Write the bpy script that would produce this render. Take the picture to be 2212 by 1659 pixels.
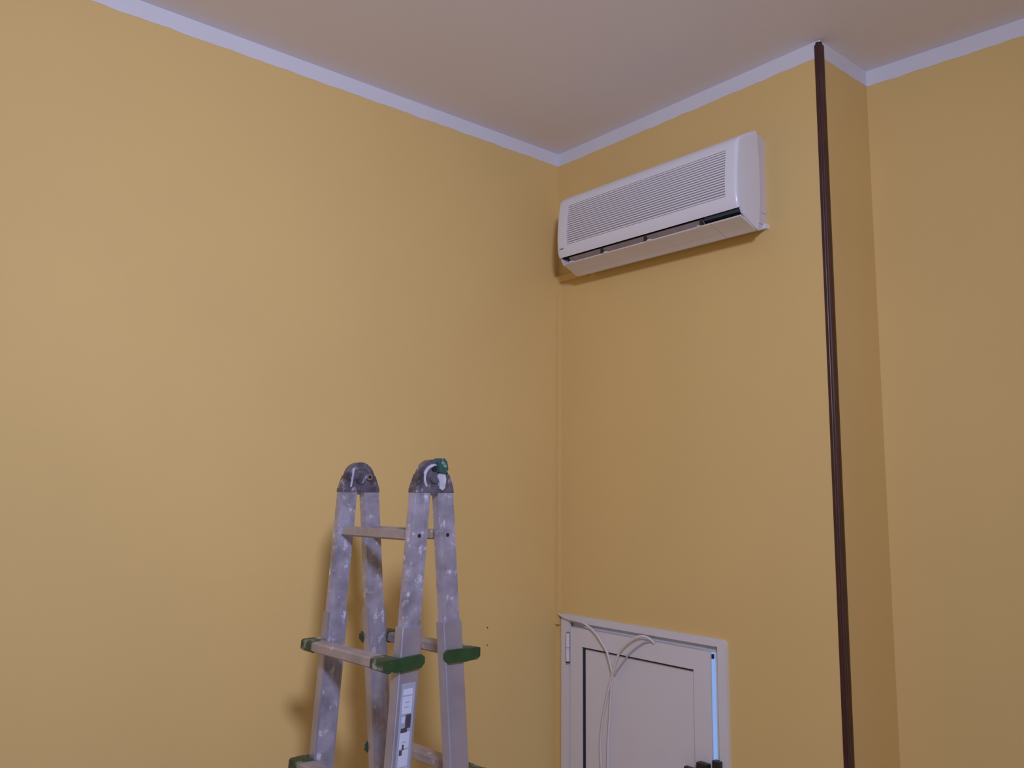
import bpy, bmesh, math, random
from mathutils import Vector, Matrix
random.seed(4)
for o in list(bpy.data.objects): bpy.data.objects.remove(o)
scene = bpy.context.scene
COL = scene.collection

# ------------------------------------------------------------------ camera
cam_d = bpy.data.cameras.new('camera'); cam = bpy.data.objects.new('camera', cam_d); COL.objects.link(cam)
cam_d.sensor_fit = 'HORIZONTAL'; cam_d.sensor_width = 36.0
cam_d.lens = 36.0 * 1799.3 / 2212.0
cam_d.clip_start = 0.02
YAW, PITCH, ROLL = -0.86946, 0.1322, 0.0092
def cam_axes():
    cy, sy, cp, sp, cr, sr = math.cos(YAW), math.sin(YAW), math.cos(PITCH), math.sin(PITCH), math.cos(ROLL), math.sin(ROLL)
    f = Vector((sy*cp, cy*cp, sp)); r = Vector((cy, -sy, 0)); u = r.cross(f)
    return cr*r + sr*u, -sr*r + cr*u, f
_r, _u, _f = cam_axes()
M = Matrix((_r, _u, -_f)).transposed().to_4x4()
M.translation = Vector((2.4019, -2.2712, 1.60))
cam.matrix_world = M
scene.camera = cam

# ------------------------------------------------------------------ world, assumed lamp and daylight, exposure
w = bpy.data.worlds.new('sky'); scene.world = w; w.use_nodes = True
bg = w.node_tree.nodes['Background']; bg.inputs[0].default_value = (0.30, 0.50, 0.95, 1); bg.inputs[1].default_value = 0.80
lamp_d = bpy.data.lights.new('assumed_lamp', 'AREA'); lamp_d.energy = 32.5; lamp_d.color = (0.61, 0.675, 1.0)  # assumed unseen light, placed from the shadows, beam shaped to fit wall brightness
lamp_d.shape = 'DISK'; lamp_d.size = 0.28; lamp_d.spread = math.radians(140)
lamp = bpy.data.objects.new('assumed_lamp', lamp_d); lamp.location = (2.80, -2.28, 2.57); COL.objects.link(lamp)
lamp.rotation_euler = (Vector((0.0, -1.05, 1.6)) - lamp.location).to_track_quat('-Z', 'Y').to_euler()
day_d = bpy.data.lights.new('assumed_doorway_daylight', 'AREA'); day_d.energy = 13; day_d.color = (0.80, 0.82, 1.0)
day_d.shape = 'RECTANGLE'; day_d.size = 0.8; day_d.size_y = 2.05
day = bpy.data.objects.new('assumed_doorway_daylight', day_d); day.location = (3.9, -5.40, 1.06); COL.objects.link(day)
day.rotation_euler = (math.radians(90), 0, 0)      # assumed unseen daylight, in a doorway added for it behind the camera, shining into the room (+y)
vs = scene.view_settings
vs.view_transform = 'Standard'; vs.look = 'None'; vs.gamma = 1.0; vs.use_curve_mapping = False; vs.exposure = 0.0

# ------------------------------------------------------------------ materials
def mat(name, col, rough=0.6, metal=0.0, var=0.0, vscale=6.0, bump=0.0, bscale=80.0, spec=0.5, col2=None, splat=None, emit=None):
    m = bpy.data.materials.new(name); m.use_nodes = True
    nt = m.node_tree; b = nt.nodes['Principled BSDF']
    b.inputs['Roughness'].default_value = rough; b.inputs['Metallic'].default_value = metal
    b.inputs['Specular IOR Level'].default_value = spec
    tc = nt.nodes.new('ShaderNodeTexCoord')
    n = nt.nodes.new('ShaderNodeTexNoise'); n.inputs['Scale'].default_value = vscale; n.inputs['Detail'].default_value = 5
    nt.links.new(tc.outputs['Object'], n.inputs['Vector'])
    mx = nt.nodes.new('ShaderNodeMix'); mx.data_type = 'RGBA'
    c2 = col2 if col2 else tuple(c*(1-var) for c in col)
    mx.inputs['A'].default_value = (*col, 1); mx.inputs['B'].default_value = (*c2, 1)
    rp = nt.nodes.new('ShaderNodeMapRange'); rp.inputs[1].default_value = 0.35; rp.inputs[2].default_value = 0.7
    nt.links.new(n.outputs['Fac'], rp.inputs[0]); nt.links.new(rp.outputs[0], mx.inputs['Factor'])
    last = mx.outputs['Result']
    if splat:   # paint splashes: (colour, scale, threshold)
        sc, ss, th = splat
        n2 = nt.nodes.new('ShaderNodeTexNoise'); n2.inputs['Scale'].default_value = ss; n2.inputs['Detail'].default_value = 6; n2.inputs['Roughness'].default_value = 0.65
        nt.links.new(tc.outputs['Object'], n2.inputs['Vector'])
        r2 = nt.nodes.new('ShaderNodeMapRange'); r2.inputs[1].default_value = th; r2.inputs[2].default_value = th+0.13
        nt.links.new(n2.outputs['Fac'], r2.inputs[0])
        m2 = nt.nodes.new('ShaderNodeMix'); m2.data_type = 'RGBA'; m2.inputs['B'].default_value = (*sc, 1)
        nt.links.new(last, m2.inputs['A']); nt.links.new(r2.outputs[0], m2.inputs['Factor']); last = m2.outputs['Result']
        if metal > 0:
            mm = nt.nodes.new('ShaderNodeMath'); mm.operation = 'MULTIPLY_ADD'
            nt.links.new(r2.outputs[0], mm.inputs[0]); mm.inputs[1].default_value = -metal; mm.inputs[2].default_value = metal
            nt.links.new(mm.outputs[0], b.inputs['Metallic'])
    nt.links.new(last, b.inputs['Base Color'])
    if bump > 0:
        nb = nt.nodes.new('ShaderNodeTexNoise'); nb.inputs['Scale'].default_value = bscale; nb.inputs['Detail'].default_value = 4
        nt.links.new(tc.outputs['Object'], nb.inputs['Vector'])
        bp = nt.nodes.new('ShaderNodeBump'); bp.inputs['Strength'].default_value = bump; bp.inputs['Distance'].default_value = 0.002
        nt.links.new(nb.outputs['Fac'], bp.inputs['Height']); nt.links.new(bp.outputs['Normal'], b.inputs['Normal'])
    return m
YEL   = mat('yellow_wall_paint', (0.80, 0.56, 0.215), 0.75, var=0.035, vscale=2.2, bump=0.12, bscale=160, spec=0.25)
WHT   = mat('white_band_paint', (0.76, 0.75, 0.79), 0.75, var=0.03, vscale=5, bump=0.1, spec=0.25)
CEIL  = mat('ceiling_paint', (0.88, 0.84, 0.87), 0.85, var=0.03, vscale=1.5, bump=0.12, bscale=140, spec=0.2)
FLOOR = mat('floor_tile', (0.76, 0.66, 0.56), 0.45, var=0.15, vscale=3)
PLAST = mat('air_conditioner_plastic', (0.82, 0.81, 0.845), 0.22, var=0.02, vscale=4)
PLASTC= mat('air_conditioner_casing_plastic', (0.70, 0.64, 0.67), 0.4, var=0.03, vscale=5)
PLAST2= mat('air_conditioner_flap_plastic', (0.74, 0.68, 0.66), 0.42, var=0.04, vscale=7)  # white plastic tinted warm: the yellow wall's bounce is put into the colour
GRILLB= mat('grille_filter_mesh', (0.50, 0.45, 0.46), 0.8, var=0.1, vscale=30)
DARK  = mat('dark_cavity_plastic', (0.030, 0.024, 0.025), 0.6, var=0.3, vscale=30)
VANE  = mat('shaded_vane_plastic', (0.30, 0.25, 0.24), 0.5, var=0.2, vscale=20)  # the vane is white; its shade inside the slot is put into the colour
LOGO  = mat('printed_grey', (0.28, 0.24, 0.26), 0.5, var=0.1)
BROWN = mat('brown_corner_guard_plastic', (0.072, 0.022, 0.018), 0.38, var=0.25, vscale=9)
ALUW  = mat('white_lacquered_aluminium', (0.765, 0.73, 0.735), 0.45, var=0.02, vscale=5)
ALUP  = mat('white_door_panel', (0.775, 0.735, 0.735), 0.5, var=0.03, vscale=5)
RUBB  = mat('black_rubber_gasket', (0.022, 0.018, 0.024), 0.6, var=0.2)
HANDL = mat('black_latch', (0.025, 0.022, 0.022), 0.45, var=0.2)
CABLE = mat('white_cable_sheath', (0.74, 0.69, 0.67), 0.45, var=0.03)
ALU   = mat('worn_aluminium', (0.54, 0.53, 0.68), 0.42, metal=0.5, var=0.40, vscale=24, col2=None, bump=0.15, bscale=120, splat=((0.74, 0.72, 0.83), 40.0, 0.575))
ALUO  = mat('worn_aluminium_outer', (0.54, 0.53, 0.66), 0.33, metal=0.6, var=0.22, vscale=9, bump=0.1, bscale=120, splat=((0.72, 0.68, 0.70), 16.0, 0.70))
RUNGM = mat('paint_stained_rung', (0.50, 0.42, 0.40), 0.5, metal=0.3, var=0.3, vscale=18, splat=((0.78, 0.72, 0.72), 22.0, 0.60))
HINGE = mat('dark_cast_hinge', (0.22, 0.205, 0.275), 0.38, metal=0.5, var=0.7, vscale=34, bump=0.3, bscale=90, splat=((0.48, 0.46, 0.56), 52.0, 0.56))
HOLE  = mat('drilled_hole', (0.015, 0.013, 0.018), 0.8, var=0.2)
GREEN = mat('green_plastic_cap', (0.030, 0.085, 0.028), 0.5, var=0.3, vscale=25, splat=((0.36, 0.42, 0.36), 30.0, 0.66))
GREENP= mat('green_plastic_cap_stained', (0.050, 0.080, 0.040), 0.55, var=0.3, vscale=25, splat=((0.42, 0.42, 0.36), 26.0, 0.50))
TEAL  = mat('teal_release_knob', (0.035, 0.11, 0.085), 0.45, var=0.3, vscale=40, splat=((0.45, 0.52, 0.56), 60.0, 0.56))
SMEAR = mat('dried_paint', (0.58, 0.57, 0.66), 0.6, var=0.25, vscale=60)
STICK = mat('sticker_blue_grey', (0.40, 0.44, 0.56), 0.4, var=0.1, vscale=30)
STICKW= mat('sticker_white_box', (0.66, 0.70, 0.86), 0.4, var=0.08, vscale=40)
STICKD= mat('sticker_torn', (0.10, 0.07, 0.10), 0.7, var=0.4, vscale=60)
STEEL = mat('bolt_steel', (0.55, 0.52, 0.55), 0.3, metal=0.8, var=0.2)
NAIL  = mat('dark_nail_head', (0.12, 0.08, 0.04), 0.6, var=0.2)

# ------------------------------------------------------------------ mesh helpers
def obj(name, bm, m, parent=None, smooth=False, bevel=0.0, seg=2):
    if bevel > 0:
        bmesh.ops.bevel(bm, geom=[e for e in bm.edges if len(e.link_faces) == 2 and e.calc_face_angle(0) > 0.5], offset=bevel, segments=seg, affect='EDGES', profile=0.5, clamp_overlap=True)
    bmesh.ops.recalc_face_normals(bm, faces=bm.faces[:])
    me = bpy.data.meshes.new(name); bm.to_mesh(me); bm.free()
    me.materials.append(m)
    if smooth:
        for p in me.polygons: p.use_smooth = True
    o = bpy.data.objects.new(name, me); COL.objects.link(o)
    if parent: o.parent = parent
    return o
def struct(name, bm, m, parent=None, **k):
    o = obj(name, bm, m, parent, **k)
    if not parent: o['kind'] = 'structure'
    return o
def tag(o, label, cat, group=None):
    o['label'] = label; o['category'] = cat
    if group: o['group'] = group
    return o
def empty(name, loc, rz=0.0):
    o = bpy.data.objects.new(name, None); COL.objects.link(o); o.location = loc; o.rotation_euler = (0, 0, rz); o.empty_display_size = 0.1
    return o
def box(bm, x0, x1, y0, y1, z0, z1):
    v = [bm.verts.new((x, y, z)) for z in (z0, z1) for y in (y0, y1) for x in (x0, x1)]
    for f in ((0,1,3,2),(4,6,7,5),(0,4,5,1),(2,3,7,6),(0,2,6,4),(1,5,7,3)): bm.faces.new([v[i] for i in f])
    return v
def bx(*a):
    bm = bmesh.new(); box(bm, *a); return bm
def hexa(bm, p):   # 8 points: 4 bottom ring, 4 top ring
    v = [bm.verts.new(q) for q in p]
    for f in ((3,2,1,0),(4,5,6,7),(0,1,5,4),(1,2,6,5),(2,3,7,6),(3,0,4,7)): bm.faces.new([v[i] for i in f])
def prism(bm, pts, axis, a0, a1):
    """polygon pts extruded along axis ('x': pts are (y,z); 'z': pts are (x,y); 'y': pts are (x,z))"""
    def P(u, v, a): return (a, u, v) if axis == 'x' else ((u, v, a) if axis == 'z' else (u, a, v))
    A = [bm.verts.new(P(u, v, a0)) for u, v in pts]; B = [bm.verts.new(P(u, v, a1)) for u, v in pts]
    bm.faces.new(A[::-1]); bm.faces.new(B)
    n = len(pts)
    for i in range(n): bm.faces.new((A[i], A[(i+1) % n], B[(i+1) % n], B[i]))
def cyl(bm, c, axis, r, h0, h1, n=20):
    pts = [(r*math.cos(2*math.pi*i/n), r*math.sin(2*math.pi*i/n)) for i in range(n)]
    if axis == 'x': prism(bm, [(c[1]+u, c[2]+v) for u, v in pts], 'x', c[0]+h0, c[0]+h1)
    if axis == 'y': prism(bm, [(c[0]+u, c[2]+v) for u, v in pts], 'y', c[1]+h0, c[1]+h1)
    if axis == 'z': prism(bm, [(c[0]+u, c[1]+v) for u, v in pts], 'z', c[2]+h0, c[2]+h1)
def sweep(bm, P, r, n=8, sub=6):
    P = [Vector(p) for p in P]; Q = []
    for i in range(len(P)-1):
        p0, p1, p2, p3 = P[max(i-1,0)], P[i], P[i+1], P[min(i+2,len(P)-1)]
        for k in range(sub):
            t = k/sub
            Q.append(0.5*((2*p1)+(p2-p0)*t+(2*p0-5*p1+4*p2-p3)*t*t+(3*p1-p0-3*p2+p3)*t*t*t))
    Q.append(P[-1]); N = None; rings = []
    for i, q in enumerate(Q):
        T = (Q[min(i+1,len(Q)-1)]-Q[max(i-1,0)]).normalized()
        if N is None: N = T.orthogonal().normalized()
        N = (N - T*N.dot(T)).normalized(); B = T.cross(N)
        rings.append([bm.verts.new(q + r*(math.cos(2*math.pi*k/n)*N + math.sin(2*math.pi*k/n)*B)) for k in range(n)])
    for a, b in zip(rings, rings[1:]):
        for k in range(n): bm.faces.new((a[k], a[(k+1)%n], b[(k+1)%n], b[k]))
    bm.faces.new(rings[0][::-1]); bm.faces.new(rings[-1])

# ------------------------------------------------------------------ the room
H = 3.0; XS = 1.1666; DY = 0.294; ANG = 0.104; XR = 5.6; YF = -5.4; T = 0.2
dEnd = DY + (XR-XS)*math.tan(ANG)
struct('floor', bx(-T, XR+T, YF-T, 1.2, -T, 0), FLOOR)
struct('ceiling', bx(-T, XR+T, YF-T, 1.2, H, H+T), CEIL)
struct('wall_left', bx(-T, 0, YF-T, T, 0, H), YEL)
# wall with the hatch opening
OX0, OX1, OZ0, OZ1 = 0.050, 0.762, 0.13, 1.138
bm = bmesh.new()
box(bm, 0, OX0, 0, T, 0, H); box(bm, OX1, XS-0.0, 0, T, 0, H); box(bm, OX0, OX1, 0, T, OZ1, H); box(bm, OX0, OX1, 0, T, 0, OZ0)
struct('wall_back', bm, YEL)
struct('wall_return', bx(XS-T, XS, T, DY+0.3, 0, H), YEL)
bm = bmesh.new(); prism(bm, [(XS, DY), (XR, dEnd), (XR, dEnd+T), (XS, DY+T)], 'z', 0, H)
struct('wall_alcove', bm, YEL)
struct('wall_right', bx(XR, XR+T, YF-T, dEnd+T, 0, H), YEL)
bm = bmesh.new(); box(bm, 0, 3.5, YF-T, YF, 0, H); box(bm, 4.3, XR, YF-T, YF, 0, H); box(bm, 3.5, 4.3, YF-T, YF, 2.09, H)   # wall behind the camera with a doorway added for the assumed daylight
struct('wall_front', bm, YEL)

# white painted border under the ceiling (its lower edge is hand cut, a little wavy)
BW = 0.0530
def band(name, p0, p1, nrm, ext0=0.0, ext1=0.0):
    p0 = Vector(p0); p1 = Vector(p1); nrm = Vector(nrm); L = (p1-p0).length; d = (p1-p0)/L
    p0 = p0 - d*ext0; L += ext0+ext1; n = max(6, int(L/0.02)); bm = bmesh.new(); rows = []
    ph = random.random()*9
    for i in range(n+1):
        s = L*i/n; q = p0 + d*s
        wz = 0.0009*math.sin(s*31+ph) + 0.0008*math.sin(s*67+2*ph) + random.uniform(-0.0007, 0.0007)
        row = []
        for off in (0.0, 0.0012):
            for z in (H, H-BW+wz):
                row.append(bm.verts.new((q.x+nrm.x*off, q.y+nrm.y*off, z)))
        rows.append(row)
    for a, b in zip(rows, rows[1:]):
        bm.faces.new((a[2], b[2], b[3], a[3])); bm.faces.new((a[1], a[3], b[3], b[1]))
    o = obj(name, bm, WHT); o['kind'] = 'structure'
band('trim_1', (0, -3.6, 0), (0, 0, 0), (1, 0, 0))
band('trim_2', (0, 0, 0), (XS, 0, 0), (0, -1, 0))
band('trim_3', (XS, 0, 0), (XS, DY, 0), (1, 0, 0))
dn = Vector((math.sin(ANG), -math.cos(ANG), 0))
band('trim_4', (XS, DY, 0), (XR, dEnd, 0), dn)

# brown plastic corner guard on the outer corner
g = empty('corner_guard', (XS, 0, 0)); tag(g, 'dark brown plastic corner guard running up the projecting wall edge to the ceiling', 'corner guard')
bm = bmesh.new()
pts = [(-0.0155, 0.0), (-0.0150, -0.003), (-0.011, -0.0042), (-0.006, -0.0040), (-0.0045, -0.0030), (-0.002, -0.0046), (0.0015, -0.0055),
       (0.0045, -0.0042), (0.0055, -0.0010), (0.0045, 0.003), (0.0040, 0.006), (0.0050, 0.012), (0.0046, 0.020), (0.003, 0.0235), (0.0, 0.024), (0.0, 0.0)]
prism(bm, pts, 'z', 0.0, H-0.012)
obj('guard_strip', bm, BROWN, g)
bm = bmesh.new(); prism(bm, [(-0.0135, -0.0005), (-0.008, -0.003), (0.002, -0.0045), (0.0045, 0.0), (0.004, 0.012), (0.0, 0.014), (0.0, 0.0)], 'z', H-0.012, H-0.004)
o = obj('broken_top_end', bm, DARK, g); o['label'] = 'chipped dark end of the guard just under the ceiling'
bm = bmesh.new(); box(bm, -0.001, 0.006, -0.006, -0.001, H-0.0075, H-0.003); o = obj('plaster_crumb', bm, WHT, g, bevel=0.001)

# ------------------------------------------------------------------ cable trunking in the corner
t = empty('cable_trunking', (0, 0, 1.11)); tag(t, 'thin yellow painted cable trunking in the room corner below the air conditioner', 'trunking')
bm = bmesh.new(); box(bm, 0.0, 0.019, -0.0175, 0.0, 0.0, 1.366); obj('vertical_duct', bm, YEL, t, bevel=0.003)
bm = bmesh.new(); box(bm, 0.019, 0.17, -0.0165, 0.0, 1.342, 1.3655); obj('horizontal_duct', bm, YEL, t, bevel=0.002)

for k, z in enumerate((1.127, 1.066)):
    bm = bmesh.new(); cyl(bm, (0, -0.3475, z), 'x', 0.0028 if k == 0 else 0.0022, 0.0, 0.0015, 10)
    tag(obj('wall_nail', bm, NAIL), ('upper' if k == 0 else 'lower') + ' of two tiny dark nail heads in the left wall beside the hatch', 'nail', 'nail heads in the left wall')

# ------------------------------------------------------------------ air conditioner
# local frame: origin at the left back bottom, x along wall, y out of the wall is negative, z up
AX0, AX1 = 0.153, 0.961
ac = empty('air_conditioner', (AX0, 0, 2.440)); ac.rotation_euler = (0, math.radians(0.62), 0)
ac.location.z += 0.0055
KS = 0.986   # the unit hangs a little away from the wall on its bracket
ac.location = (2.4019+(ac.location.x-2.4019)*KS, -2.2712+2.2712*KS, 1.6+(ac.location.z-1.6)*KS); ac.scale = (KS, KS, KS)
tag(ac, 'white wall-mounted split air conditioner with a slatted front above the trunking', 'air conditioner')
W_ = AX1-AX0
Z = lambda z: z-2.440
prof = [(0.046, 2.768), (0.070, 2.7565), (0.095, 2.7440), (0.118, 2.7320), (0.133, 2.7225), (0.1415, 2.7130), (0.1465, 2.702), (0.1495, 2.683),
        (0.1535, 2.650), (0.1565, 2.615), (0.158, 2.580), (0.158, 2.550), (0.1565, 2.530), (0.1545, 2.512), (0.151, 2.498), (0.146, 2.4885)]
prof = [(-d, Z(z)) for d, z in prof]; NP = len(prof)
iT, iB = 7, 12   # rows bounding the grille hole
def pn(i):
    a = Vector(prof[max(i-1,0)]); b = Vector(prof[min(i+1,NP-1)]); tt = (b-a).normalized(); return Vector((tt.y, -tt.x))  # outward
GX0, GX1 = 0.206-AX0, 0.919-AX0
R_ = 0.011
stations = []
for k in range(6):
    a = math.pi/2*k/5; stations.append((R_*(1-math.sin(a)), R_*(1-math.cos(a))))   # (x from end, inset)
left = [(s[0], s[1]) for s in stations[::-1]]; left = [(x, i) for x, i in left]
left = sorted(((R_*(1-math.cos(a)), R_*(1-math.sin(a))) for a in [math.pi/2*k/5 for k in range(6)]))
xs = left + [(GX0, 0), (GX1, 0)] + [(W_-x, i) for x, i in left[::-1]]
bm = bmesh.new(); grid = []
for x, ins in xs:
    col = []
    for i, p in enumerate(prof):
        n = pn(i); n = n if n.x < 0 or i == 0 else n
        q = Vector(p) - (n if n.dot(Vector((-1, 0.4))) > 0 else -n)*ins
        col.append(bm.verts.new((x, q.x, q.y)))
    grid.append(col)
jx = len(left)
for j in range(len(xs)-1):
    for i in range(NP-1):
        if j == jx and iT <= i < iB: continue
        bm.faces.new((grid[j][i], grid[j][i+1], grid[j+1][i+1], grid[j+1][i]))
# rim of the hole going inwards
hole = [grid[jx][i] for i in range(iT, iB+1)] + [grid[jx+1][i] for i in range(iB, iT-1, -1)]
inn = [bm.verts.new((v.co.x, v.co.y+0.012, v.co.z)) for v in hole]
for k in range(len(hole)): bm.faces.new((hole[k], hole[(k+1)%len(hole)], inn[(k+1)%len(hole)], inn[k]))
# turned-in lower lip
lip = [bm.verts.new((grid[j][-1].co.x, grid[j][-1].co.y+0.010, grid[j][-1].co.z+0.004)) for j in range(len(xs))]
for j in range(len(xs)-1): bm.faces.new((grid[j][-1], lip[j], lip[j+1], grid[j+1][-1]))
# side cheeks down to the bottom edge
for j, xx in ((0, 0.0), (len(xs)-1, W_)):
    tailpts = [(-0.127, Z(2.4775)), (-0.10, Z(2.462)), (-0.072, Z(2.4495)), (-0.052, Z(2.439)), (-0.044, Z(2.440)), (-0.036, Z(2.4700)), (-0.030, Z(2.540)), (-0.030, Z(2.62)), (-0.033, Z(2.69)), (-0.0385, Z(2.745))]
    sgn = 1 if j == 0 else -1
    tail = [bm.verts.new((xx, a, b)) for a, b in tailpts]
    bm.faces.new(grid[j] + tail)
    # thickness of the cheek below the lip
    t2 = [bm.verts.new((xx + sgn*0.007, grid[j][-1].co.y, grid[j][-1].co.z))] + [bm.verts.new((xx + sgn*0.007, a, b)) for a, b in tailpts[:5]]
    t1 = [grid[j][-1]] + tail[:5]
    for a in range(len(t1)-1): bm.faces.new((t1[a], t1[a+1], t2[a+1], t2[a]))
    bm.faces.new(t2 + [bm.verts.new((xx + sgn*0.007, -0.044, Z(2.50)))])
    # thickness at the back rim
    b2 = [bm.verts.new((xx + sgn*0.004, v.co.y, v.co.z)) for v in tail[4:]]
    for a in range(len(b2)-1): bm.faces.new((tail[4+a], tail[5+a], b2[a+1], b2[a]))
cover = obj('front_cover', bm, PLAST, ac)
for p in cover.data.polygons: p.use_smooth = len(p.vertices) == 4
cover.data.set_sharp_from_angle(angle=math.radians(50))
# rear casing
bm = bmesh.new(); prism(bm, [(0.0322, Z(2.468)), (0.022, Z(2.4595)), (-0.012, Z(2.4475)), (-0.046, Z(2.4425)), (-0.046, Z(2.764)), (-0.03, Z(2.766)), (0.010, Z(2.7700)), (0.0322, Z(2.762))], 'x', 0.016, W_-0.0185)
casing = obj('rear_casing', bm, PLASTC, ac, bevel=0.002)
bm = bmesh.new(); box(bm, W_-0.0205, W_-0.0178, 0.006, 0.030, Z(2.5090), Z(2.5103)); obj('casing_seam', bm, LOGO, casing)
bm = bmesh.new(); xa, xb = W_-0.0205, W_-0.0178
hexa(bm, [(xa, -0.028, Z(2.4685)), (xb, -0.028, Z(2.4685)), (xb, 0.026, Z(2.4725)), (xa, 0.026, Z(2.4725)), (xa, -0.028, Z(2.4698)), (xb, -0.028, Z(2.4698)), (xb, 0.026, Z(2.4738)), (xa, 0.026, Z(2.4738))]); obj('casing_seam', bm, LOGO, casing)
bm = bmesh.new(); box(bm, W_-0.022, W_-0.009, 0.012, 0.0322, Z(2.4590), Z(2.4740)); obj('mounting_tab', bm, PLAST, casing, bevel=0.002)
# filter behind the grille and the slats
bm = bmesh.new(); box(bm, GX0-0.01, GX1+0.01, -0.141, -0.138, Z(2.52), Z(2.692))
grille = obj('intake_grille', bm, GRILLB, ac)
NS = 18
def front_y(z):
    for a, b in zip(prof, prof[1:]):
        if b[1] <= z <= a[1]:
            k = (a[1]-z)/(a[1]-b[1]); return a[0]+(b[0]-a[0])*k
    return -0.15
zt, zb = prof[iT][1], prof[iB][1]
slat_me = None
for k in range(NS):
    zc = zt + (zb-zt)*(k+0.5)/NS; y = front_y(zc); hh = (zt-zb)/NS
    if slat_me is None:
        bm = bmesh.new(); prism(bm, [(0.0, hh*0.34), (0.0, -hh*0.20), (0.010, -hh*0.44), (0.010, hh*0.16)], 'x', 0, GX1-GX0)
        s = obj('slat', bm, PLAST, grille); slat_me = s.data
    else:
        s = bpy.data.objects.new('slat', slat_me); COL.objects.link(s); s.parent = grille
    s.location = (GX0, y+0.001, zc)
# outlet: cavity, inner vane, flap with clips, fixed end panel
bm = bmesh.new(); box(bm, 0.006, W_-0.006, -0.125, -0.046, Z(2.488), Z(2.52)); outlet = obj('air_outlet', bm, DARK, ac)
bm = bmesh.new(); prism(bm, [(-0.1275, Z(2.4715)), (-0.1385, Z(2.4838)), (-0.1360, Z(2.4865)), (-0.1245, Z(2.4750))], 'x', 0.050, 0.665); obj('inner_vane', bm, VANE, outlet)
for xx in (0.215, 0.420, 0.655):
    bm = bmesh.new(); box(bm, xx, xx+0.009, -0.1405, -0.118, Z(2.4690), Z(2.4865)); obj('vane_clip', bm, DARK, outlet, bevel=0.001)
bm = bmesh.new(); box(bm, 0.672, W_-0.009, -0.138, -0.09, Z(2.478), Z(2.490)); o = obj('dark_slot_end', bm, mat('dark_blue_slot_end', (0.03, 0.045, 0.065), 0.25, var=0.2), outlet)  # dark bluish block filling the right end of the slot
fp = [(-0.1315, Z(2.4690)), (-0.1295, Z(2.4650)), (-0.095, Z(2.4545)), (-0.066, Z(2.4445)), (-0.048, Z(2.4365)), (-0.044, Z(2.441)), (-0.066, Z(2.4510)), (-0.095, Z(2.4610)), (-0.125, Z(2.4720))]
bm = bmesh.new(); prism(bm, fp, 'x', 0.0085, 0.6895); flap = obj('outlet_flap', bm, PLAST2, ac)
for xx in (0.045, 0.221, 0.426, 0.640):
    bm = bmesh.new(); box(bm, xx, xx+0.018, -0.1335, -0.1270, Z(2.4660), Z(2.4722)); obj('flap_tab', bm, PLAST2, flap, bevel=0.0015)
bm = bmesh.new(); prism(bm, fp, 'x', 0.6912, W_-0.0068); obj('fixed_end_panel', bm, PLAST2, ac)
# small printed maker's mark, too small to read
bm = bmesh.new(); x = 0.016
for wd in (0.0026, 0.0012, 0.0022, 0.0026, 0.0024, 0.0020, 0.0026):
    zz = Z(2.5195); box(bm, x, x+wd, front_y(zz)-0.0012, front_y(zz)+0.004, zz-0.0022, zz+0.0022); x += wd+0.0008
obj('printed_mark', bm, LOGO, cover)

# ------------------------------------------------------------------ hatch in the wall: casing (setting) and door leaf
cas = empty('door_1', (0, 0, 0)); cas['kind'] = 'structure'
CX0, CX1, CZT, FX0, FX1, FZT = 0.032, 0.778, 1.153, 0.073, 0.746, 1.1285
def part(name, m, parent, *b, bevel=0.0015, label=None):
    bm = bmesh.new(); box(bm, *b); o = obj(name, bm, m, parent, bevel=bevel)
    if label: o['label'] = label
    return o
# casing with one rounded outer corner
bm = bmesh.new()
arc = [(CX1-0.02+0.02*math.sin(a), CZT-0.02+0.02*math.cos(a)) for a in [math.pi/2*k/5 for k in range(6)]]
prism(bm, [(CX0, FZT), (CX0, CZT)] + arc + [(CX1, FZT)], 'y', -0.013, 0.0)
obj('casing_head', bm, ALUW, cas)
part('casing_jamb', ALUW, cas, CX0, FX0, -0.013, 0.0, 0.12, FZT, bevel=0)
part('casing_jamb', ALUW, cas, FX1, CX1, -0.013, 0.0, 0.12, FZT, bevel=0)
part('casing_sill', ALUW, cas, CX0, CX1, -0.03, 0.0, 0.10, 0.14)
part('frame_head', ALUW, cas, FX0, FX1, 0.010, 0.05, 1.105, FZT+0.004)
part('frame_jamb', ALUW, cas, FX0, 0.088, -0.008, 0.05, 0.14, 1.109)
part('frame_jamb', ALUW, cas, 0.7314, FX1, -0.003, 0.05, 0.14, 1.109)
leaf = empty('hatch_door', (0.089, -0.02, 0.15)); tag(leaf, 'white aluminium hatch door with a recessed panel, closed in the corner wall', 'door')
LX, LZ = 0.724-0.089, 1.1105-0.15        # leaf width, height
def lp(name, m, *b, parent=leaf, bevel=0.0012, label=None): return part(name, m, parent, *b, bevel=bevel, label=label)
PX0, PX1, PZT = 0.060, 0.568, 1.046-0.15
lp('stile', ALUW, 0.0, PX0, 0.0, 0.022, 0.0, LZ, label='hinge side stile')
lp('stile', ALUW, PX1, LX, 0.0, 0.006, 0.0, LZ, label='latch side stile')
lp('stile_core', ALUW, PX1, LX-0.035, 0.006, 0.022, 0.0, LZ)
lp('rail', ALUW, PX0, PX1, 0.0, 0.022, PZT, LZ, label='top rail')
lp('rail', ALUW, PX0, PX1, 0.0, 0.022, 0.0, 0.07, label='bottom rail')
lp('panel', ALUP, PX0+0.011, PX1, 0.009, 0.018, 0.07, PZT-0.005)
gk = lp('gasket', RUBB, PX0-0.0005, PX0+0.0105, 0.006, 0.018, 0.07, PZT, bevel=0, label='black rubber seal along the hinge side')
lp('gasket', RUBB, PX0+0.0105, PX1, 0.003, 0.018, PZT-0.0055, PZT+0.0002, bevel=0, label='black rubber seal along the top')
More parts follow.
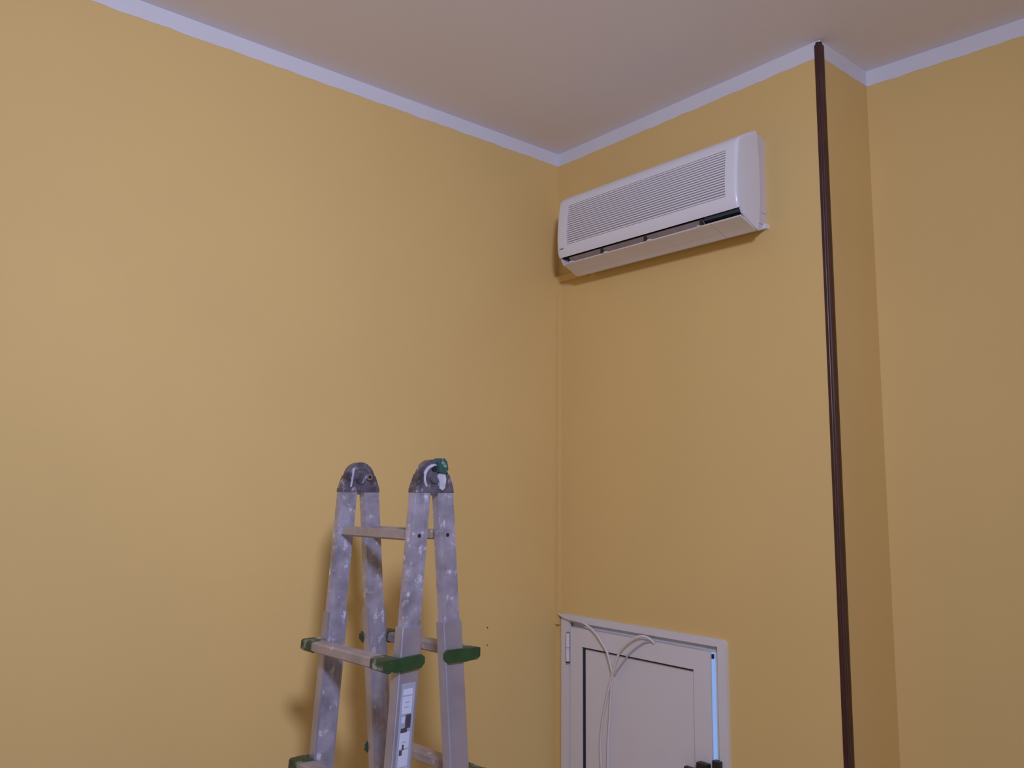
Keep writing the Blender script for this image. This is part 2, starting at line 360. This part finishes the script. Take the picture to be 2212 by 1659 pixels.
lp('gasket', LOGO, PX1-0.0035, PX1+0.0002, 0.0045, 0.012, 0.07, PZT-0.006, bevel=0, label='grey strip drawing the groove line along the latch side')  # grey strip added to draw the dark groove line beside the panel
lp('gasket', RUBB, LX+0.0005, LX+0.0068, 0.0055, 0.012, LZ-0.021, LZ-0.007, bevel=0, label='black seal stub in the gap at the top corner')
for zz in (0.885, 0.12):
    bm = bmesh.new(); cyl(bm, (-0.010, -0.004, zz), 'z', 0.0075, -0.050, 0.052, 14); hg = obj('hinge', bm, ALUW, leaf, bevel=0.001)
    bm = bmesh.new(); cyl(bm, (-0.010, -0.004, zz), 'z', 0.0079, -0.0015, 0.0005, 14); obj('hinge_joint', bm, LOGO, hg)
    bm = bmesh.new(); cyl(bm, (-0.010, -0.003, zz), 'z', 0.0070, -0.056, -0.0502, 14); obj('hinge_pin_end', bm, RUBB, hg)
    bm = bmesh.new(); cyl(bm, (-0.010, -0.003, zz), 'z', 0.0070, 0.0522, 0.055, 14); obj('hinge_pin_end', bm, LOGO, hg)
la = lp('latch', HANDL, LX-0.046, LX-0.006, -0.022, 0.0, 0.40, 0.621, bevel=0.004, label='black latch body on the door edge')
lp('latch_lever', HANDL, LX-0.085, LX-0.040, -0.034, -0.020, 0.43, 0.602, parent=la, bevel=0.004)
part('latch_keeper', HANDL, cas, 0.7285, 0.7560, -0.028, -0.008, 0.55, 0.785, bevel=0.003, label='black latch keeper on the frame')

# ------------------------------------------------------------------ two loose cables hanging over the hatch
def at(px, py, Y):
    d = _f*1799.3 + _r*(px-1106) - _u*(py-829.5); C0 = Vector((2.4019, -2.2712, 1.60)); s = (Y-C0.y)/d.y; return C0 + d*s
def cz(l): return [at(1200+a/10.055, 1300+b/10.055, y) for a, b, y in l]
c1 = cz([(60, 250, -0.0205), (130, 305, -0.023), (300, 375, -0.026), (560, 440, -0.030), (680, 510, -0.032), (780, 590, -0.034), (900, 720, -0.036), (1000, 880, -0.036), (1100, 1050, -0.036), (1150, 1200, -0.034), (1200, 1400, -0.032), (1225, 1560, -0.031)])
c1 += [at(1320, 1490, -0.030), at(1317, 1545, -0.028), at(1314, 1600, -0.0262), at(1313, 1650, -0.0262), at(1313, 1760, -0.0262), at(1310, 1830, -0.0262)]
bm = bmesh.new(); sweep(bm, c1, 0.0042); tag(obj('loose_cable', bm, CABLE, smooth=True), 'white cable leaving the bottom of the corner trunking and hanging down over the hatch', 'cable', 'loose cables over the hatch')
c2 = cz([(2140, 900, -0.0255), (2110, 862, -0.028), (2030, 795, -0.034), (1900, 745, -0.042), (1750, 775, -0.048), (1600, 865, -0.052), (1480, 975, -0.053), (1390, 1090, -0.052), (1330, 1250, -0.050), (1280, 1400, -0.048), (1240, 1545, -0.046)])
c2 += [at(1316, 1482, -0.042), at(1308, 1520, -0.036), at(1301, 1560, -0.030), at(1297, 1610, -0.0262), at(1299, 1660, -0.0262), at(1301, 1760, -0.0262), at(1299, 1840, -0.0262)]
bm = bmesh.new(); sweep(bm, c2, 0.0042); tag(obj('loose_cable', bm, CABLE, smooth=True), 'white cable looping up in an arch to the top edge of the hatch door', 'cable', 'loose cables over the hatch')
c3 = cz([(2092, 868, -0.0245), (2010, 868, -0.0245), (1900, 905, -0.0245), (1750, 1005, -0.0245), (1600, 1135, -0.0245), (1450, 1335, -0.0245), (1330, 1500, -0.0245), (1292, 1580, -0.0245)])
bm = bmesh.new(); sweep(bm, c3, 0.0034); tag(obj('loose_cable', bm, mat('thin_grey_line', (0.56, 0.50, 0.50), 0.6, var=0.05), smooth=True), 'thin grey line raised on the hatch door just below the white arch', 'cable', 'loose cables over the hatch')  # thin grey tube following the line below the white arch

# ------------------------------------------------------------------ telescopic ladder
MX, MY, AZ, LW, HZ, TF, TB, E0, Z1, SP = 0.6399, -1.1626, 0.0483, 0.331, 1.6022, 0.0714, 0.0871, 0.0334, 1.506, 0.275
lad = empty('telescopic_ladder', (MX, MY, 0), AZ)
tag(lad, 'paint-stained aluminium telescopic step ladder with green rung caps, standing by the left wall', 'ladder')
def ly(se, z): return se*(E0 + (HZ-z)*math.tan(TF if se < 0 else TB))
SW, ST = 0.046, 0.022     # inner stile width (y) and thickness (x)
ZJ = 1.308
def stile_bm(xc, se, z0, z1, wy, tx):
    bm = bmesh.new(); p = []
    for z in (z0, z1):
        yc = ly(se, z)
        p += [(xc-tx/2, yc-wy/2, z), (xc+tx/2, yc-wy/2, z), (xc+tx/2, yc+wy/2, z), (xc-tx/2, yc+wy/2, z)]
    hexa(bm, p); return bm
for sx in (-1, 1):
    for se in (-1, 1):
        xc = sx*(LW/2-ST/2)
        st = obj('inner_stile', stile_bm(xc, se, 0.62, HZ+0.006, SW, ST), ALU, lad, bevel=0.0045, seg=3)
        # raised edge ribs of the extruded profile on the faces seen from the side
        for off in (-SW/2+0.0095, SW/2-0.0095):
            bm = bmesh.new(); p = []
            for z in (ZJ if sx > 0 else 0.66, HZ-0.004):
                yc = ly(se, z)+off; xf = xc+ST/2
                p += [(xf-0.001, yc-0.0048, z), (xf+0.0007, yc-0.0048, z), (xf+0.0007, yc+0.0048, z), (xf-0.001, yc+0.0048, z)]
            hexa(bm, p); obj('profile_rib', bm, ALU, st)
        if sx > 0:
            bm = bmesh.new(); cyl(bm, (xc+ST/2, ly(se, 1.508), 1.506), 'x', 0.0045, -0.002, 0.0006, 14); obj('lock_hole', bm, HOLE, st)
        # outer telescopic stile, open towards the inside of the ladder
        bm = bmesh.new(); wy, wall = 0.0560, 0.0055
        xo = sx*(LW/2+0.0050); xi = sx*(LW/2-ST-0.001)
        ring = []; rc = 0.0055
        for cyy, s0 in ((-wy/2+rc, -1), (wy/2-rc, 1)):
            for k in range(5):
                a_ = math.radians(90*k/4 if s0 < 0 else 90-90*k/4)
                ring.append((xo - sx*rc + sx*rc*math.sin(a_), cyy + s0*rc*math.cos(a_)))
        ring += [(xi, wy/2), (xi, wy/2-wall), (xo-sx*wall, wy/2-wall), (xo-sx*wall, -wy/2+wall), (xi, -wy/2+wall), (xi, -wy/2)]
        A = [bm.verts.new((x, ly(se, 0.03)+y, 0.03)) for x, y in ring]; B = [bm.verts.new((x, ly(se, ZJ)+y, ZJ)) for x, y in ring]; nr = len(ring)
        for k in range(nr): bm.faces.new((A[k], A[(k+1)%nr], B[(k+1)%nr], B[k]))
        bm.faces.new(A[::-1]); bm.faces.new(B)
        ost = obj('outer_stile', bm, ALUO, lad)
        ost.data.set_sharp_from_angle(angle=math.radians(40))
        for pl in ost.data.polygons: pl.use_smooth = True
        bm = bmesh.new(); yb = ly(se, 0.0); box(bm, sx*LW/2-sx*0.028 if sx > 0 else xo-0.003, xo+0.003 if sx > 0 else sx*LW/2+0.028, yb-0.031, yb+0.031, 0.0, 0.055); obj('rubber_foot', bm, RUBB, lad, bevel=0.004)
# rungs
for se in (-1, 1):
    for i in range(6):
        z = Z1-i*SP; yc = ly(se, z)
        if i == 0:
            bm = bmesh.new(); prism(bm, [(yc-0.014, z-0.008), (yc-0.011, z+0.011), (yc+0.011, z+0.011), (yc+0.014, z-0.008), (yc+0.007, z-0.012), (yc-0.007, z-0.012)], 'x', -LW/2+ST-0.002, LW/2-ST+0.002)
            obj('rung', bm, RUNGM, lad, bevel=0.002)
            continue
        yo = yc + se*0.048
        bm = bmesh.new(); h = 0.0125
        prism(bm, [(yo-0.0215, z-h*0.6), (yo-0.0205, z+h*0.7), (yo-0.016, z+h), (yo+0.016, z+h), (yo+0.0205, z+h*0.7), (yo+0.0215, z-h*0.6), (yo+0.014, z-h), (yo-0.014, z-h)], 'x', -LW/2-0.012, LW/2-0.002)
        rg = obj('rung', bm, RUNGM, lad)
        # welded shoes that carry the rung on the stile
        for sx in (-1, 1):
            bm = bmesh.new(); xe = sx*(LW/2+0.0125); xi2 = sx*(LW/2-0.048)
            fr, bk = se*0.071, -se*0.034
            pts = [(yc+fr, z-0.006), (yc+fr, z+0.0125), (yc+se*0.03, z+0.0150), (yc-se*0.026, z+0.0165), (yc+bk, z+0.010), (yc+bk, z-0.002), (yc-se*0.024, z-0.0125), (yc+se*0.028, z-0.0150), (yc+se*0.046, z-0.0125)]
            if se < 0: pass
            # outer plate over the stile side
            prism(bm, pts, 'x', *(sorted((sx*(LW/2+0.0050), xe))))
            obj('end_cap', bm, GREEN if sx > 0 else GREENP, lad, bevel=0.003)
            # sleeve of the cap round the rung end
            bm = bmesh.new(); hh = 0.0140
            prism(bm, [(yo-0.0230, z-hh*0.6), (yo-0.0215, z+hh*0.75), (yo-0.017, z+hh), (yo+0.017, z+hh), (yo+0.0215, z+hh*0.75), (yo+0.0230, z-hh*0.6), (yo+0.015, z-hh), (yo-0.015, z-hh)], 'x', *(sorted((xi2 if sx > 0 else sx*(LW/2-0.028), xe-sx*0.001 if sx > 0 else sx*(LW/2+0.020)))))
            obj('cap_sleeve', bm, GREENP, lad, bevel=0.002)
# hinges
for sx in (-1, 1):
    xc = sx*(LW/2-ST/2)
    bm = bmesh.new(); cz0 = HZ+0.036; RD = 0.0415
    cyl(bm, (xc, 0.0, cz0), 'x', RD, -0.010, 0.010, 40)
    hg = obj('hinge', bm, HINGE, lad, bevel=0.0025)
    for se in (-1, 1):
        bm = bmesh.new(); b0 = ly(se, HZ)
        pts = [(b0-se*0.0250, HZ+0.001), (b0+se*0.0235, HZ+0.001), (b0+se*0.0228, HZ+0.010), (se*0.0475, HZ+0.032), (se*0.0425, HZ+0.043), (se*0.034, HZ+0.046), (se*0.020, HZ+0.030), (b0-se*0.0250, HZ+0.010)]
        prism(bm, pts, 'x', xc-0.0122, xc+0.0126); obj('hinge_socket', bm, HINGE, hg, bevel=0.002)
    # cheek rings cast on the visible face
    bm = bmesh.new(); xf = xc+0.010
    n = 22; rin, rout = 0.026, 0.033
    V = []
    for k in range(n+1):
        a = math.radians(20 + 200*k/n)
        V.append([bm.verts.new((xf+dx, r*math.cos(a), cz0-0.002+r*math.sin(a))) for dx, r in ((0, rin), (0.0035, rin+0.001), (0.0035, rout-0.001), (0, rout))])
    for a, b in zip(V, V[1:]):
        for q in range(3): bm.faces.new((a[q], a[q+1], b[q+1], b[q]))
    obj('cast_ring', bm, HINGE if sx < 0 else SMEAR, hg)
    bm = bmesh.new(); cyl(bm, (xf, 0.0, cz0), 'x', 0.014, -0.001, 0.004, 24); obj('pivot_disc', bm, HINGE, hg, bevel=0.001)
    if sx < 0:
        bm = bmesh.new(); cyl(bm, (xf, 0.021, cz0+0.004), 'x', 0.0085, -0.001, 0.010, 16); bt = obj('bolt', bm, STEEL, hg, bevel=0.001)
        bm = bmesh.new(); cyl(bm, (xf+0.010, 0.021, cz0+0.004), 'x', 0.0045, -0.001, 0.0004, 12); obj('bolt_hole', bm, HOLE, bt)
        bm = bmesh.new(); hexa(bm, [(xf-0.001, -0.0335, cz0-0.022), (xf+0.006, -0.0335, cz0-0.022), (xf+0.006, -0.0300, cz0-0.022), (xf-0.001, -0.0300, cz0-0.022),
                                    (xf-0.001, -0.0265, cz0+0.026), (xf+0.006, -0.0265, cz0+0.026), (xf+0.006, -0.0225, cz0+0.027), (xf-0.001, -0.0225, cz0+0.027)]); obj('cast_rib', bm, SMEAR, hg)
    else:
        bm = bmesh.new(); prism(bm, [(0.004, cz0+0.012), (0.002, cz0+0.034), (0.008, cz0+0.0445), (0.018, cz0+0.0445), (0.026, cz0+0.037), (0.030, cz0+0.020), (0.026, cz0+0.010)], 'x', xf-0.012, xf+0.014); o = obj('release_knob', bm, TEAL, hg, bevel=0.003); o['label'] = 'teal green release knob smeared with paint'
        bm = bmesh.new(); prism(bm, [(0.010, cz0+0.011), (0.027, cz0+0.010), (0.030, cz0-0.004), (0.027, cz0-0.024), (0.020, cz0-0.030), (0.013, cz0-0.026), (0.011, cz0-0.010), (0.005, cz0+0.002)], 'x', xf-0.001, xf+0.007); o = obj('lock_plate', bm, SMEAR, hg, bevel=0.002); o['label'] = 'lock plate covered in pale dried paint'
        bm = bmesh.new(); cyl(bm, (xf, -0.001, cz0+0.020), 'x', 0.007, 0.0, 0.0046, 16); obj('lock_pin_hole', bm, HOLE, hg)
# pictogram sticker on the near front stile
xf = LW/2+0.0050
def strip(z0, z1, y0, y1, dx, m, name, parent):
    bm = bmesh.new(); p = []
    for z in (z0, z1):
        yc = ly(-1, z); p += [(xf, yc+y0, z), (xf+dx, yc+y0, z), (xf+dx, yc+y1, z), (xf, yc+y1, z)]
    hexa(bm, p); return obj(name, bm, m, parent)
stk = strip(0.70, 1.190, -0.0185, 0.0185, 0.0006, STICK, 'instruction_sticker', lad); stk['label'] = 'worn blue-grey instruction sticker with white pictogram boxes'
zz = 1.178
for k, hgt in enumerate((0.013, 0.036, 0.032, 0.034, 0.034, 0.034, 0.034, 0.034, 0.034, 0.034)):
    strip(zz-hgt, zz, -0.0135, 0.0120, 0.0010, STICKW if k != 2 else STICK, 'pictogram_box', stk)
    zz -= hgt+0.0028
strip(1.096, 1.124, -0.002, 0.0125, 0.0014, STICKD, 'torn_patch', stk)
strip(1.088, 1.097, -0.0125, 0.004, 0.0014, STICKD, 'torn_patch', stk)
strip(1.108, 1.121, -0.0125, -0.004, 0.0014, STICKW, 'torn_patch', stk)
strip(1.052, 1.063, -0.006, -0.001, 0.0014, STICKD, 'torn_patch', stk)
strip(1.042, 1.052, -0.0125, -0.005, 0.0014, STICKD, 'torn_patch', stk)
for zc in (1.150, 1.140, 1.068, 1.005, 0.995, 0.962, 0.955):
    strip(zc-0.0012, zc+0.0012, -0.007, 0.004, 0.0012, STICK, 'faded_print', stk)
